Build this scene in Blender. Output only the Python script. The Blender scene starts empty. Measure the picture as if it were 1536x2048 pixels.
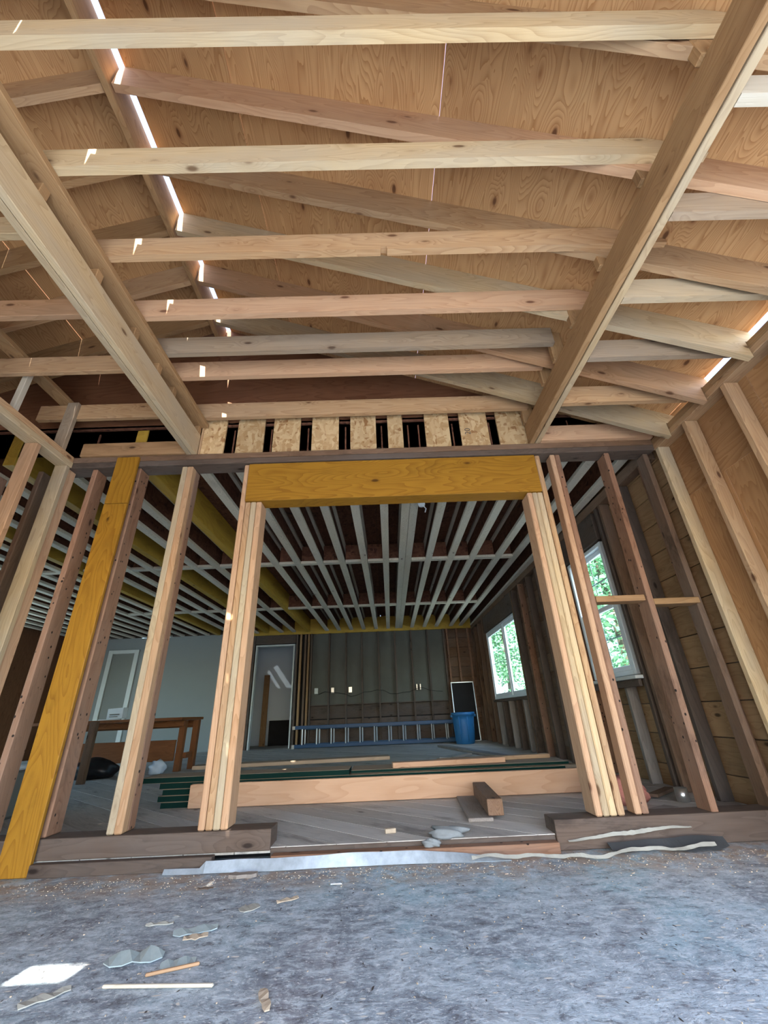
import bpy, bmesh, math, random
from mathutils import Vector, Matrix
random.seed(7)
sc = bpy.context.scene
COL = sc.collection

# ------------------------------------------------------------------ camera
CAM = Vector((0.0, -2.7, 0.674))
F_PX, PITCH, YAW, ROLL = 821.89, math.radians(26.115), math.radians(0.9965), math.radians(-2.4143)
fw = Vector((math.sin(YAW)*math.cos(PITCH), math.cos(YAW)*math.cos(PITCH), math.sin(PITCH)))
rt = Vector((math.cos(YAW), -math.sin(YAW), 0)); up = rt.cross(fw)
rt2 = rt*math.cos(ROLL)+up*math.sin(ROLL); up2 = -rt*math.sin(ROLL)+up*math.cos(ROLL)
cd = bpy.data.cameras.new('camera'); cam = bpy.data.objects.new('camera', cd); COL.objects.link(cam)
cd.sensor_fit = 'VERTICAL'; cd.sensor_height = 36.0; cd.lens = F_PX*36.0/2048.0
cd.clip_start = .02; cd.clip_end = 300
cam.matrix_world = Matrix(((rt2.x, up2.x, -fw.x, CAM.x), (rt2.y, up2.y, -fw.y, CAM.y), (rt2.z, up2.z, -fw.z, CAM.z), (0, 0, 0, 1)))
sc.camera = cam

# ------------------------------------------------------------------ sky, sun, exposure
w = bpy.data.worlds.new('World'); sc.world = w; w.use_nodes = True
nt = w.node_tree; nt.nodes.clear()
sky = nt.nodes.new('ShaderNodeTexSky'); sky.sky_type = 'NISHITA'; sky.sun_disc = False
sky.sun_elevation = math.radians(45); sky.sun_rotation = math.radians(180); sky.air_density = 1.0; sky.dust_density = 1.5; sky.ozone_density = 1.5
bg = nt.nodes.new('ShaderNodeBackground'); bg.inputs['Strength'].default_value = 0.72
wo = nt.nodes.new('ShaderNodeOutputWorld')
nt.links.new(sky.outputs[0], bg.inputs[0]); nt.links.new(bg.outputs[0], wo.inputs[0])
SUN_DIR = Vector((0.135, 1.0, -1.0)).normalized()
sd = bpy.data.lights.new('sun', 'SUN'); sd.energy = 15.0; sd.angle = math.radians(0.25); sd.color = (1.0, .93, .82)
so = bpy.data.objects.new('sun', sd); COL.objects.link(so); so.location = (0, -12, 14)
so.rotation_euler = SUN_DIR.to_track_quat('-Z', 'Y').to_euler()
sc.view_settings.view_transform = 'Standard'; sc.view_settings.look = 'None'
sc.view_settings.gamma = 1.0; sc.view_settings.use_curve_mapping = False
sc.view_settings.exposure = 1.03

# ------------------------------------------------------------------ material tools
MATS = {}
class NG:
    def __init__(s, name):
        s.m = bpy.data.materials.new(name); s.m.use_nodes = True; s.t = s.m.node_tree; s.t.nodes.clear()
        s.out = s.t.nodes.new('ShaderNodeOutputMaterial')
        s.b = s.t.nodes.new('ShaderNodeBsdfPrincipled'); s.l(s.b.outputs[0], s.out.inputs[0])
    def n(s, typ, **kw):
        x = s.t.nodes.new('ShaderNode'+typ)
        for k, v in kw.items():
            setattr(x, k, v)
        return x
    def l(s, a, b): s.t.links.new(a, b)
    def put(s, sock, v):
        if hasattr(v, 'is_output') or isinstance(v, bpy.types.NodeSocket): s.l(v, sock)
        elif isinstance(v, (tuple, list)) and len(v) == 3 and sock.type == 'RGBA': sock.default_value = (*v, 1)
        else: sock.default_value = v
    def math(s, op, a, b=0.0, c=None):
        x = s.n('Math', operation=op); s.put(x.inputs[0], a); s.put(x.inputs[1], b)
        if c is not None: s.put(x.inputs[2], c)
        return x.outputs[0]
    def vm(s, op, a, b):
        x = s.n('VectorMath', operation=op); s.put(x.inputs[0], a); s.put(x.inputs[1], b); return x.outputs[0]
    def noise(s, vec, scale=1, detail=2, rough=.5, dist=0):
        x = s.n('TexNoise'); s.put(x.inputs['Vector'], vec); x.inputs['Scale'].default_value = scale
        x.inputs['Detail'].default_value = detail; x.inputs['Roughness'].default_value = rough; x.inputs['Distortion'].default_value = dist
        return x.outputs['Fac']
    def vor(s, vec, scale=1, rnd=1):
        x = s.n('TexVoronoi'); s.put(x.inputs['Vector'], vec); x.inputs['Scale'].default_value = scale; x.inputs['Randomness'].default_value = rnd
        return x.outputs['Distance'], x.outputs['Color']
    def mix(s, f, a, b, mode='MIX'):
        x = s.n('Mix', data_type='RGBA', blend_type=mode); s.put(x.inputs[0], f); s.put(x.inputs[6], a); s.put(x.inputs[7], b); return x.outputs[2]
    def step(s, v, lo, hi):
        x = s.n('MapRange', interpolation_type='SMOOTHSTEP'); s.put(x.inputs[0], v); x.inputs[1].default_value = lo; x.inputs[2].default_value = hi; return x.outputs[0]
    def obj(s, rand=True):
        tc = s.n('TexCoord'); oi = s.n('ObjectInfo'); s.rnd = oi.outputs['Random']
        if not rand: return tc.outputs['Object']
        sc_ = s.n('VectorMath', operation='SCALE'); sc_.inputs[0].default_value = (37.0, 61.0, 23.0); s.l(s.rnd, sc_.inputs['Scale'])
        return s.vm('ADD', tc.outputs['Object'], sc_.outputs[0])
    def bump(s, h, strength=.3, dist=.003):
        x = s.n('Bump'); x.inputs['Strength'].default_value = strength; x.inputs['Distance'].default_value = dist
        s.l(h, x.inputs['Height']); s.l(x.outputs[0], s.b.inputs['Normal'])

def wood(name, a, b, dark, knots=.6, ring=9, vary=.3, grey=None, greyamt=0.0, rough=.72, stretch=.8, width=7.0, pink=None, stain=0.0, holes=False):
    """Sawn lumber: long contour bands of a stretched noise, knots that bend the bands, fine fibre, a tint per piece."""
    g = NG(name); P = g.obj()
    kd, kc = g.vor(g.vm('MULTIPLY', P, (4.5, 11.0, 11.0)))
    sep = g.n('SeparateColor'); g.l(kc, sep.inputs[0])
    on = g.math('GREATER_THAN', sep.outputs[0], 1.0-knots*.85)
    near = g.math('MULTIPLY', g.step(kd, .5, .02), on)
    knot = g.math('MULTIPLY', g.step(kd, .17, .07), on)
    N = g.noise(g.vm('MULTIPLY', P, (stretch, width, width)), 1, 2, .45, .25)
    N = g.math('ADD', N, g.math('MULTIPLY', near, .12))
    band = g.math('FRACT', g.math('MULTIPLY', N, ring*2.4))
    fib = g.noise(g.vm('MULTIPLY', P, (5, 170, 170)), 1, 3, .6)
    blot = g.noise(g.vm('MULTIPLY', P, (1.6, 5, 5)), 1, 4, .6)
    f = g.math('ADD', g.math('MULTIPLY', g.math('POWER', band, 2.2), .6), g.math('MULTIPLY', fib, .5))
    c = g.mix(f, a, b)
    if pink:
        c = g.mix(g.step(g.math('FRACT', g.math('MULTIPLY', g.rnd, 7.13)), .35, .9), c, g.mix(f, pink, b), 'MIX')
    c = g.mix(g.math('MULTIPLY', g.step(blot, .5, .78), .30), c, dark)
    if grey:
        c = g.mix(g.math('MULTIPLY', g.step(g.noise(g.vm('MULTIPLY', P, (1.1, 3, 3)), 1, 4, .6), .3, .7), greyamt), c, grey)
    if stain:
        c = g.mix(g.math('MULTIPLY', g.step(g.noise(g.vm('MULTIPLY', P, (2.0, 6, 6)), 1, 5, .7), .52, .72), stain), c, (dark[0]*.35, dark[1]*.35, dark[2]*.4))
    c = g.mix(g.math('MULTIPLY', near, .22), c, dark)
    c = g.mix(g.math('MULTIPLY', knot, .85), c, (dark[0]*.45, dark[1]*.4, dark[2]*.4))
    if holes:
        hd, hc = g.vor(g.vm('MULTIPLY', P, (17, 22, 22)))
        c = g.mix(g.step(hd, .17, .1), c, (.012, .008, .006))
    hsv = g.n('HueSaturation'); g.l(c, hsv.inputs['Color'])
    g.l(g.math('MULTIPLY_ADD', g.rnd, vary, 1-vary*.55), hsv.inputs['Value'])
    g.l(hsv.outputs[0], g.b.inputs['Base Color']); g.b.inputs['Roughness'].default_value = rough
    g.b.inputs['Specular IOR Level'].default_value = .25
    g.bump(g.math('ADD', fib, g.math('MULTIPLY', knot, -.8)), .35, .0025)
    MATS[name] = g.m; return g.m

def ply(name, a, b, dark, ring=16, vary=.18, knots=.5, width=4.0, stretch=.55, sharp=1.6):
    """Rotary-cut veneer: cathedral contour bands, football patches and open knots."""
    g = NG(name); P = g.obj()
    kd, kc = g.vor(g.vm('MULTIPLY', P, (3.6, 7.5, 2.0)))
    sep = g.n('SeparateColor'); g.l(kc, sep.inputs[0])
    on = g.math('GREATER_THAN', sep.outputs[1], 1.0-knots)
    near = g.math('MULTIPLY', g.step(kd, .62, .0), on); knot = g.math('MULTIPLY', g.step(kd, .12, .05), on)
    halo = g.math('MULTIPLY', g.step(kd, .26, .06), on)
    N = g.noise(g.vm('MULTIPLY', P, (stretch, width, width)), 1, 2.5, .5, .35)
    N = g.math('ADD', N, g.math('MULTIPLY', near, .13))
    N = g.math('ADD', N, g.math('MULTIPLY', g.noise(g.vm('MULTIPLY', P, (6, 45, 45)), 1, 2), .010))
    band = g.math('FRACT', g.math('MULTIPLY', N, ring))
    line = g.math('POWER', band, sharp*1.6)
    fib = g.noise(g.vm('MULTIPLY', P, (4, 120, 120)), 1, 3, .6)
    c = g.mix(g.math('ADD', g.math('MULTIPLY', line, .75), g.math('MULTIPLY', fib, .25)), a, b)
    blot = g.noise(g.vm('MULTIPLY', P, (.9, 2.2, 2.2)), 1, 4, .6)
    c = g.mix(g.math('MULTIPLY', g.step(blot, .45, .75), .4), c, dark)
    c = g.mix(g.math('MULTIPLY', halo, .5), c, dark)
    c = g.mix(g.math('MULTIPLY', knot, .85), c, (dark[0]*.3, dark[1]*.25, dark[2]*.25))
    hsv = g.n('HueSaturation'); g.l(c, hsv.inputs['Color']); g.l(g.math('MULTIPLY_ADD', g.rnd, vary, 1-vary*.5), hsv.inputs['Value'])
    g.l(hsv.outputs[0], g.b.inputs['Base Color']); g.b.inputs['Roughness'].default_value = .7; g.b.inputs['Specular IOR Level'].default_value = .2
    g.bump(g.math('ADD', fib, line), .2, .002)
    MATS[name] = g.m; return g.m

def osb(name, a, b, dark, vary=.3, s=1.0):
    g = NG(name); P = g.obj()
    wob = g.n('TexNoise'); g.l(P, wob.inputs['Vector']); wob.inputs['Scale'].default_value = 9*s
    Q = g.vm('ADD', P, g.vm('MULTIPLY', wob.outputs['Color'], (.07/s, .07/s, .07/s)))
    d1, c1 = g.vor(g.vm('MULTIPLY', Q, (14*s, 46*s, 46*s)))
    d2, c2 = g.vor(g.vm('MULTIPLY', Q, (44*s, 17*s, 17*s)))
    s1 = g.n('SeparateColor'); g.l(c1, s1.inputs[0]); s2 = g.n('SeparateColor'); g.l(c2, s2.inputs[0])
    f = g.mix(g.math('GREATER_THAN', s1.outputs[1], .55), s1.outputs[0], s2.outputs[0])
    c = g.mix(f, a, b); c = g.mix(g.math('MULTIPLY', g.step(g.math('MULTIPLY', s1.outputs[2], s2.outputs[2]), .5, .8), .8), c, dark)
    hsv = g.n('HueSaturation'); g.l(c, hsv.inputs['Color']); g.l(g.math('MULTIPLY_ADD', g.rnd, vary, 1-vary*.5), hsv.inputs['Value'])
    g.l(hsv.outputs[0], g.b.inputs['Base Color']); g.b.inputs['Roughness'].default_value = .75; g.b.inputs['Specular IOR Level'].default_value = .2
    g.bump(f, .3, .002); MATS[name] = g.m; return g.m

def plain(name, col, rough=.6, metal=0.0, mottle=.15, scale=8, bump=0.0, spec=.4):
    g = NG(name); P = g.obj()
    f = g.noise(P, scale, 5, .6)
    c = g.mix(f, tuple(x*(1-mottle) for x in col), tuple(min(1, x*(1+mottle)) for x in col))
    g.l(c, g.b.inputs['Base Color']); g.b.inputs['Roughness'].default_value = rough; g.b.inputs['Metallic'].default_value = metal
    g.b.inputs['Specular IOR Level'].default_value = spec
    if bump: g.bump(f, bump, .01)
    MATS[name] = g.m; return g.m

# lumber
wood('pine', (.58, .38, .205), (.37, .20, .095), (.22, .095, .04), knots=.6, pink=(.55, .325, .185), grey=(.40, .32, .24), greyamt=.3)
wood('pine_pale', (.62, .47, .275), (.43, .295, .155), (.26, .15, .07), knots=.5, grey=(.40, .37, .31), greyamt=.5)
wood('pine_grey', (.43, .325, .22), (.28, .195, .125), (.16, .10, .065), knots=.6, grey=(.31, .265, .22), greyamt=.55)
wood('pine_brown', (.42, .265, .135), (.29, .165, .075), (.17, .085, .04), knots=.4, stain=.35)
wood('pine_white', (.62, .56, .45), (.48, .42, .31), (.30, .24, .16), knots=.2, grey=(.60, .58, .52), greyamt=.6, ring=6)
wood('pine_pink', (.60, .375, .225), (.44, .245, .135), (.27, .12, .065), knots=.45, ring=8, grey=(.46, .34, .25), greyamt=.3)
wood('old_red', (.33, .17, .10), (.21, .10, .055), (.10, .042, .022), knots=.4, stain=.5, grey=(.30, .22, .17), greyamt=.4, holes=True)
wood('old_brown', (.20, .115, .066), (.12, .065, .036), (.05, .026, .015), knots=.4, stain=.55, grey=(.20, .17, .15), greyamt=.35)
wood('old_dark', (.125, .088, .066), (.075, .050, .037), (.028, .016, .011), knots=.35, stain=.5, grey=(.12, .11, .105), greyamt=.4)
wood('old_tan', (.36, .215, .11), (.26, .145, .068), (.10, .048, .02), knots=.55, stain=.25, ring=5)
wood('weathered', (.30, .26, .225), (.19, .155, .13), (.08, .06, .05), knots=.2, grey=(.34, .33, .33), greyamt=.7)
wood('fir_board', (.56, .355, .23), (.46, .27, .16), (.28, .14, .075), knots=.35, ring=5, width=5)
wood('lvl', (.39, .195, .020), (.24, .105, .010), (.12, .046, .006), knots=.4, ring=11, width=4.5, vary=.12, rough=.5, stain=.25)
wood('lvl_dim', (.50, .32, .05), (.38, .23, .035), (.18, .10, .03), knots=.1, ring=5, width=4.0, vary=.2, rough=.6)
wood('flange', (.72, .66, .54), (.42, .36, .26), (.22, .17, .12), knots=.1, ring=14, width=9, stretch=2.2, vary=.2, grey=(.60, .61, .58), greyamt=.35)
wood('plank_floor', (.54, .50, .44), (.38, .345, .30), (.15, .13, .115), knots=.2, ring=6, grey=(.52, .51, .50), greyamt=.5, stain=.5, vary=.25)
wood('composite', (.34, .26, .18), (.26, .19, .13), (.13, .10, .07), knots=0, ring=3, vary=.1)
wood('bench_wood', (.24, .095, .035), (.17, .06, .02), (.08, .025, .01), knots=.2, ring=6, vary=.15, rough=.5)
ply('ply_roof', (.58, .345, .165), (.35, .17, .066), (.30, .13, .052), ring=40, width=4.6, sharp=1.5, knots=.6)
ply('ply_wall', (.46, .265, .125), (.33, .17, .072), (.20, .085, .035), ring=30, sharp=1.2, knots=.3)
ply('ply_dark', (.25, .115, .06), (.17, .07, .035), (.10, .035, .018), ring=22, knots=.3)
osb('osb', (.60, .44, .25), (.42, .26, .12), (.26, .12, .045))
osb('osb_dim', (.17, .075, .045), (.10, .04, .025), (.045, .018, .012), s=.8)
plain('drywall', (.27, .285, .28), .85, mottle=.06, scale=2)
plain('hall_white', (.66, .74, .80), .8, mottle=.03, scale=2)
plain('grey_panel', (.115, .115, .10), .9, mottle=.25, scale=3)
plain('door_grey', (.20, .205, .19), .6, mottle=.08, scale=3)
plain('trim_white', (.60, .62, .60), .5, mottle=.05)
plain('vinyl', (.80, .86, .90), .35, mottle=.03)
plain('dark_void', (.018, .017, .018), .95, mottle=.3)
plain('galvanised', (.36, .42, .48), .42, metal=.3, mottle=.45, scale=22, bump=.1)
plain('tar_paper', (.045, .05, .055), .8, mottle=.3)
plain('torn_paper', (.36, .36, .32), .8, mottle=.2, scale=25)
plain('paint_flake', (.36, .44, .45), .75, mottle=.25, scale=30)
plain('blue_plastic', (.022, .13, .30), .4, mottle=.08)
plain('blue_fibreglass', (.018, .065, .14), .45, mottle=.1)
plain('aluminium', (.55, .57, .58), .35, metal=.8, mottle=.1)
plain('steel', (.60, .60, .58), .3, metal=.9, mottle=.1)
plain('green_edge', (.004, .022, .018), .8, mottle=.2, spec=.08)
plain('white_box', (.72, .78, .82), .6, mottle=.05)
plain('black_bag', (.012, .012, .014), .35, mottle=.2)
plain('clear_bag', (.58, .65, .72), .3, mottle=.15)
plain('insulation', (.50, .20, .16), .95, mottle=.4, scale=40, bump=.6)
plain('mortar', (.22, .24, .25), .95, mottle=.25, scale=20, bump=.5)
plain('bark', (.10, .075, .05), .9, mottle=.3)
plain('sawn_chip', (.44, .36, .27), .9, mottle=.3, scale=50)
plain('concrete_drive', (.34, .34, .33), .9, mottle=.15, scale=3)
plain('stucco', (.62, .60, .56), .9, mottle=.08)
# glass: thin pane, mostly clear, mirrors by fresnel
g = NG('glass'); g.t.nodes.remove(g.b)
tr = g.n('BsdfTransparent'); tr.inputs[0].default_value = (.86, .97, .98, 1); gl = g.n('BsdfGlossy'); gl.inputs['Roughness'].default_value = .03
lw = g.n('LayerWeight'); lw.inputs[0].default_value = .5; mx = g.n('MixShader'); g.l(g.math('MULTIPLY_ADD', g.math('POWER', lw.outputs['Facing'], 5.0), .55, .04), mx.inputs[0]); g.l(tr.outputs[0], mx.inputs[1]); g.l(gl.outputs[0], mx.inputs[2]); g.l(mx.outputs[0], g.out.inputs[0])
MATS['glass'] = g.m
g = NG('sun_dimming_pane'); g.t.nodes.remove(g.b); tr = g.n('BsdfTransparent'); tr.inputs[0].default_value = (.16, .17, .18, 1); g.l(tr.outputs[0], g.out.inputs[0]); MATS['sun_dimming_pane'] = g.m  # dark see-through pane added to dim the sun streaks in the hall
# leaves
g = NG('leaf'); P = g.obj(); c = g.mix(g.noise(P, 1.3, 3), (.07, .21, .09), (.27, .47, .25)); g.l(c, g.b.inputs['Base Color']); g.b.inputs['Roughness'].default_value = .6
MATS['leaf'] = g.m
# dusty front floor, with bluish sky light put into its base colours
g = NG('dusty_skylit_floor'); P = g.obj(False)
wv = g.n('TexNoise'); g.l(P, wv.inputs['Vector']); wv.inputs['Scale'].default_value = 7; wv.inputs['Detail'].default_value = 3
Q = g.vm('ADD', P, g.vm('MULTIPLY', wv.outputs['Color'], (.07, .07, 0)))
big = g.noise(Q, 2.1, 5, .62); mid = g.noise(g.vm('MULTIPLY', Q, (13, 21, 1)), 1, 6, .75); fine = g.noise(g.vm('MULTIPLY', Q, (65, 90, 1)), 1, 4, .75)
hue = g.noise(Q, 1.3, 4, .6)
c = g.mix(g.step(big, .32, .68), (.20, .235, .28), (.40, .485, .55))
c = g.mix(g.math('MULTIPLY', g.step(hue, .5, .68), .6), c, (.34, .56, .66))  # cyan patches paint sky light into the floor colour
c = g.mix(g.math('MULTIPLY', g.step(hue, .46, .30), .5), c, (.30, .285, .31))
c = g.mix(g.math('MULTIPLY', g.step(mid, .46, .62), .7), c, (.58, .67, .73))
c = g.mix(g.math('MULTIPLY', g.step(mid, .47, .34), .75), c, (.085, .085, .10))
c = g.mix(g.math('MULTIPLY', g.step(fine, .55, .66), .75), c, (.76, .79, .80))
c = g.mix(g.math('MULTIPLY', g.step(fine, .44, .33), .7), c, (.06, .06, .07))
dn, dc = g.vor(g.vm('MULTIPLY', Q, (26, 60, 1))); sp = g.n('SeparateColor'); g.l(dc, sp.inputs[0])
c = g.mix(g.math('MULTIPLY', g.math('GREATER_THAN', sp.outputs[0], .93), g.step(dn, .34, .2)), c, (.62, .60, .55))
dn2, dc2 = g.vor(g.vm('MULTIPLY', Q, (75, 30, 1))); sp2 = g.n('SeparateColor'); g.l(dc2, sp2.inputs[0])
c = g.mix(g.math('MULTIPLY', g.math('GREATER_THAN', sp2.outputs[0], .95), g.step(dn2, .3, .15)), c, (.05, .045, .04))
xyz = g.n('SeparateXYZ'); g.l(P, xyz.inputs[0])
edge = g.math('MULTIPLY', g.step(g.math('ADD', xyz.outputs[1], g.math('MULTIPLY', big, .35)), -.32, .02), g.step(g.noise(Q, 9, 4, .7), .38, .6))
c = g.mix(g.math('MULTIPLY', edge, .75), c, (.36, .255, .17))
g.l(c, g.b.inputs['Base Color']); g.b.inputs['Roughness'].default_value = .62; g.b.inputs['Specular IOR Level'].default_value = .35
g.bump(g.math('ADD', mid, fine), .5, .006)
MATS['dusty_skylit_floor'] = g.m

# ------------------------------------------------------------------ object tools
POS = {}
def tag(o, label, cat, group=None, kind=None):
    o['label'] = label; o['category'] = cat
    if group: o['group'] = group
    if kind: o['kind'] = kind
    return o
def link(o, parent=None, world=Matrix()):
    COL.objects.link(o)
    if parent is not None:
        o.parent = parent; pm = POS[parent.name]
        o.matrix_local = pm.inverted() @ world
    else: o.matrix_local = world
    POS[o.name] = world.copy()
    return o
def empty(name, loc=(0, 0, 0), kind=None):
    o = bpy.data.objects.new(name, None); o.empty_display_size = .1
    link(o, None, Matrix.Translation(Vector(loc)))
    if kind: o['kind'] = kind
    return o
def mesh_obj(name, bm, mat, parent=None, world=Matrix(), smooth=False):
    me = bpy.data.meshes.new(name); bm.normal_update(); bm.to_mesh(me); bm.free()
    for m in (mat if isinstance(mat, (list, tuple)) else [mat]): me.materials.append(MATS[m] if isinstance(m, str) else m)
    if smooth:
        for p in me.polygons: p.use_smooth = True
    return link(bpy.data.objects.new(name, me), parent, world)
def bm_box(bm, lo, hi, bev=0.0, mi=0):
    r = bmesh.ops.create_cube(bm, size=1.0)
    for v in r['verts']:
        v.co = Vector(((lo[i]+hi[i])/2+v.co[i]*(hi[i]-lo[i]) for i in range(3)))
    fs = {f for v in r['verts'] for f in v.link_faces}
    for f in fs: f.material_index = mi
    if bev:
        es = list({e for f in fs for e in f.edges})
        bmesh.ops.bevel(bm, geom=es, offset=bev, segments=1, affect='EDGES', material=-1)
def box(name, lo, hi, mat, parent=None, bev=.003, axis=None):
    """Axis-aligned piece; its own local X runs along its longest side so the grain does too."""
    lo = Vector(lo); hi = Vector(hi); d = hi-lo; c = (lo+hi)/2
    k = axis if axis is not None else max(range(3), key=lambda i: d[i])
    R = {0: Matrix(((1, 0, 0), (0, 1, 0), (0, 0, 1))), 1: Matrix(((0, -1, 0), (1, 0, 0), (0, 0, 1))), 2: Matrix(((0, 0, -1), (0, 1, 0), (1, 0, 0)))}[k]
    # columns of R are the local axes in the world
    dl = (abs((R.transposed() @ d)[0]), abs((R.transposed() @ d)[1]), abs((R.transposed() @ d)[2]))
    bm = bmesh.new(); bm_box(bm, [-x/2 for x in dl], [x/2 for x in dl], min(bev, min(dl)*.3))
    return mesh_obj(name, bm, mat, parent, Matrix.Translation(c) @ R.to_4x4())
def board(name, A, B, hgt, thick, mat, parent=None, upv=(0, 0, 1), bev=.003):
    A = Vector(A); B = Vector(B); x = (B-A).normalized(); u = Vector(upv); y = u.cross(x).normalized(); z = x.cross(y)
    L = (B-A).length
    bm = bmesh.new(); bm_box(bm, (-L/2, -thick/2, -hgt/2), (L/2, thick/2, hgt/2), min(bev, thick*.3))
    M = Matrix(((x.x, y.x, z.x, 0), (x.y, y.y, z.y, 0), (x.z, y.z, z.z, 0), (0, 0, 0, 1)))
    return mesh_obj(name, bm, mat, parent, Matrix.Translation((A+B)/2) @ M)
def prism(name, pts, axis, a, b, mat, parent=None, origin=None, grain=0):
    """Extrude a polygon. axis 1: pts are (x,z), from y=a to y=b; axis 2: pts are (x,y), z from a to b; axis 0: pts are (y,z)."""
    def P(p, t): return {1: Vector((p[0], t, p[1])), 2: Vector((p[0], p[1], t)), 0: Vector((t, p[0], p[1]))}[axis]
    c = sum((P(p, (a+b)/2) for p in pts), Vector())/len(pts)
    R = Matrix.Rotation(grain, 4, {0: 'X', 1: 'Y', 2: 'Z'}[axis])
    if axis == 0: R = R @ Matrix(((0, 0, 1, 0), (1, 0, 0, 0), (0, 1, 0, 0), (0, 0, 0, 1)))
    W = Matrix.Translation(c) @ R; Wi = W.inverted()
    bm = bmesh.new()
    v0 = [bm.verts.new(Wi @ P(p, a)) for p in pts]; v1 = [bm.verts.new(Wi @ P(p, b)) for p in pts]
    n = len(pts); bm.faces.new(v0); bm.faces.new(v1[::-1])
    for i in range(n): bm.faces.new((v0[i], v0[(i+1) % n], v1[(i+1) % n], v1[i]))
    bmesh.ops.recalc_face_normals(bm, faces=bm.faces)
    return mesh_obj(name, bm, mat, parent, W)
def tube(bm, pts, r, seg=8, cap=True):
    pts = [Vector(p) for p in pts]; rings = []
    for i, p in enumerate(pts):
        t = (pts[min(i+1, len(pts)-1)]-pts[max(i-1, 0)]).normalized()
        u = Vector((0, 0, 1)) if abs(t.z) < .9 else Vector((1, 0, 0)); s = t.cross(u).normalized(); q = s.cross(t)
        rr = r[i] if isinstance(r, (list, tuple)) else r
        rings.append([bm.verts.new(p+rr*(math.cos(2*math.pi*k/seg)*s+math.sin(2*math.pi*k/seg)*q)) for k in range(seg)])
    for i in range(len(rings)-1):
        for k in range(seg): bm.faces.new((rings[i][k], rings[i][(k+1) % seg], rings[i+1][(k+1) % seg], rings[i+1][k]))
    if cap: bm.faces.new(rings[0][::-1]); bm.faces.new(rings[-1])
def lathe(bm, prof, seg=32, cx=0, cy=0):
    rings = [[bm.verts.new((cx+r*math.cos(2*math.pi*k/seg), cy+r*math.sin(2*math.pi*k/seg), z)) for k in range(seg)] for r, z in prof]
    for i in range(len(rings)-1):
        for k in range(seg): bm.faces.new((rings[i][k], rings[i][(k+1) % seg], rings[i+1][(k+1) % seg], rings[i+1][k]))
    bm.faces.new(rings[0][::-1])
def roofz(x): return 3.484-.384*x if x > -1.39 else 4.018+.384*(x+1.39)

# ------------------------------------------------------------------ ground, floors
ground = box('ground', (-40, -40, -.45), (40, 40, -.35), 'concrete_drive', bev=0); ground['kind'] = 'structure'
floor = box('floor', (-4.95, -4.6, -.35), (2.3, .16, 0), 'dusty_skylit_floor', bev=0, axis=0); floor['kind'] = 'structure'
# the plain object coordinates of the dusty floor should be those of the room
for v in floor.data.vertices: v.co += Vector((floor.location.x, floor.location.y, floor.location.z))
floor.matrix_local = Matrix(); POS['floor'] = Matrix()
fb = box('floor_back', (-7.6, .14, -.3), (2.3, 7.7, .045), 'dark_void', bev=0); fb['kind'] = 'structure'
def clip(poly, a, b, c):       # keep a*x+b*y<=c
    out = []
    for i in range(len(poly)):
        p, q = poly[i], poly[(i+1) % len(poly)]; dp, dq = a*p[0]+b*p[1]-c, a*q[0]+b*q[1]-c
        if dp <= 0: out.append(p)
        if dp*dq < 0:
            t = dp/(dp-dq); out.append((p[0]+t*(q[0]-p[0]), p[1]+t*(q[1]-p[1])))
    return out
ang = math.radians(-42); du = (math.cos(ang), math.sin(ang)); dn_ = (-du[1], du[0]); pw = .178
k = -60
while k < 90:
    c0 = k*pw; poly = [(-7.6, .005), (2.28, .005), (2.28, 7.66), (-7.6, 7.66)]
    poly = clip(poly, dn_[0], dn_[1], c0+pw-.0045); 
    if poly: poly = clip(poly, -dn_[0], -dn_[1], -c0)
    if len(poly) >= 3: prism('plank', poly, 2, .045, .07+random.uniform(-.0006, .0006), 'plank_floor', fb, grain=ang)
    k += 1

# ------------------------------------------------------------------ roof = ceiling of the front room
ceiling = empty('ceiling', (0, 0, 0), 'structure')
th = math.atan(.384); cs, sn = math.cos(th), math.sin(th)
def roof_panel(x0, x1, y0, y1, side):
    # underside follows the roof line; local X runs along the panel's length (Y), local Y up the slope
    zc = roofz((x0+x1)/2); c = Vector(((x0+x1)/2, (y0+y1)/2, zc))
    sl = Vector((-cs, 0, sn)) if side > 0 else Vector((cs, 0, sn)); n = Vector((sn, 0, cs)) if side > 0 else Vector((-sn, 0, cs))
    xl = Vector((0, 1, 0)); yl = n.cross(xl)
    W = Matrix(((xl.x, yl.x, n.x, c.x), (xl.y, yl.y, n.y, c.y), (xl.z, yl.z, n.z, c.z), (0, 0, 0, 1)))
    hx = (y1-y0)/2; hy = abs(x1-x0)/2/cs
    bm = bmesh.new(); bm_box(bm, (-hx, -hy, 0.001), (hx, hy, .014), .001)
    return mesh_obj('sheathing_panel', bm, 'ply_roof', ceiling, W)
gap = .003
def rows(x0, x1, offs, side):
    ys = [-4.66]; y = -4.66+offs
    while y < .1: ys.append(y); y += 2.28
    ys.append(.1)
    for a, b in zip(ys, ys[1:]): roof_panel(x0+gap/2, x1-gap/2, a+.001, b-.001, side)
rows(-1.340, -.705, 1.1, 1); roof_panel(-1.371, -1.343, -4.66, -3.05, 1); roof_panel(2.242, 2.42, -.45, .1, 1); rows(-.705, .375, 2.25, 1); rows(.375, 1.455, 1.1, 1); rows(1.455, 2.240, 2.25, 1)  # narrow ridge and eave strips added to block stray sun spots
rows(-2.45, -1.40, 2.25, -1); rows(-3.53, -2.45, 1.1, -1); rows(-4.61, -3.53, 2.25, -1); rows(-5.4, -4.61, 1.1, -1)
box('ridge_board', (-1.41, -4.6, 3.775), (-1.372, .04, 4.0), 'pine_brown', ceiling)
RY = [-1.728+.376*i for i in range(-7, 5)]
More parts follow.
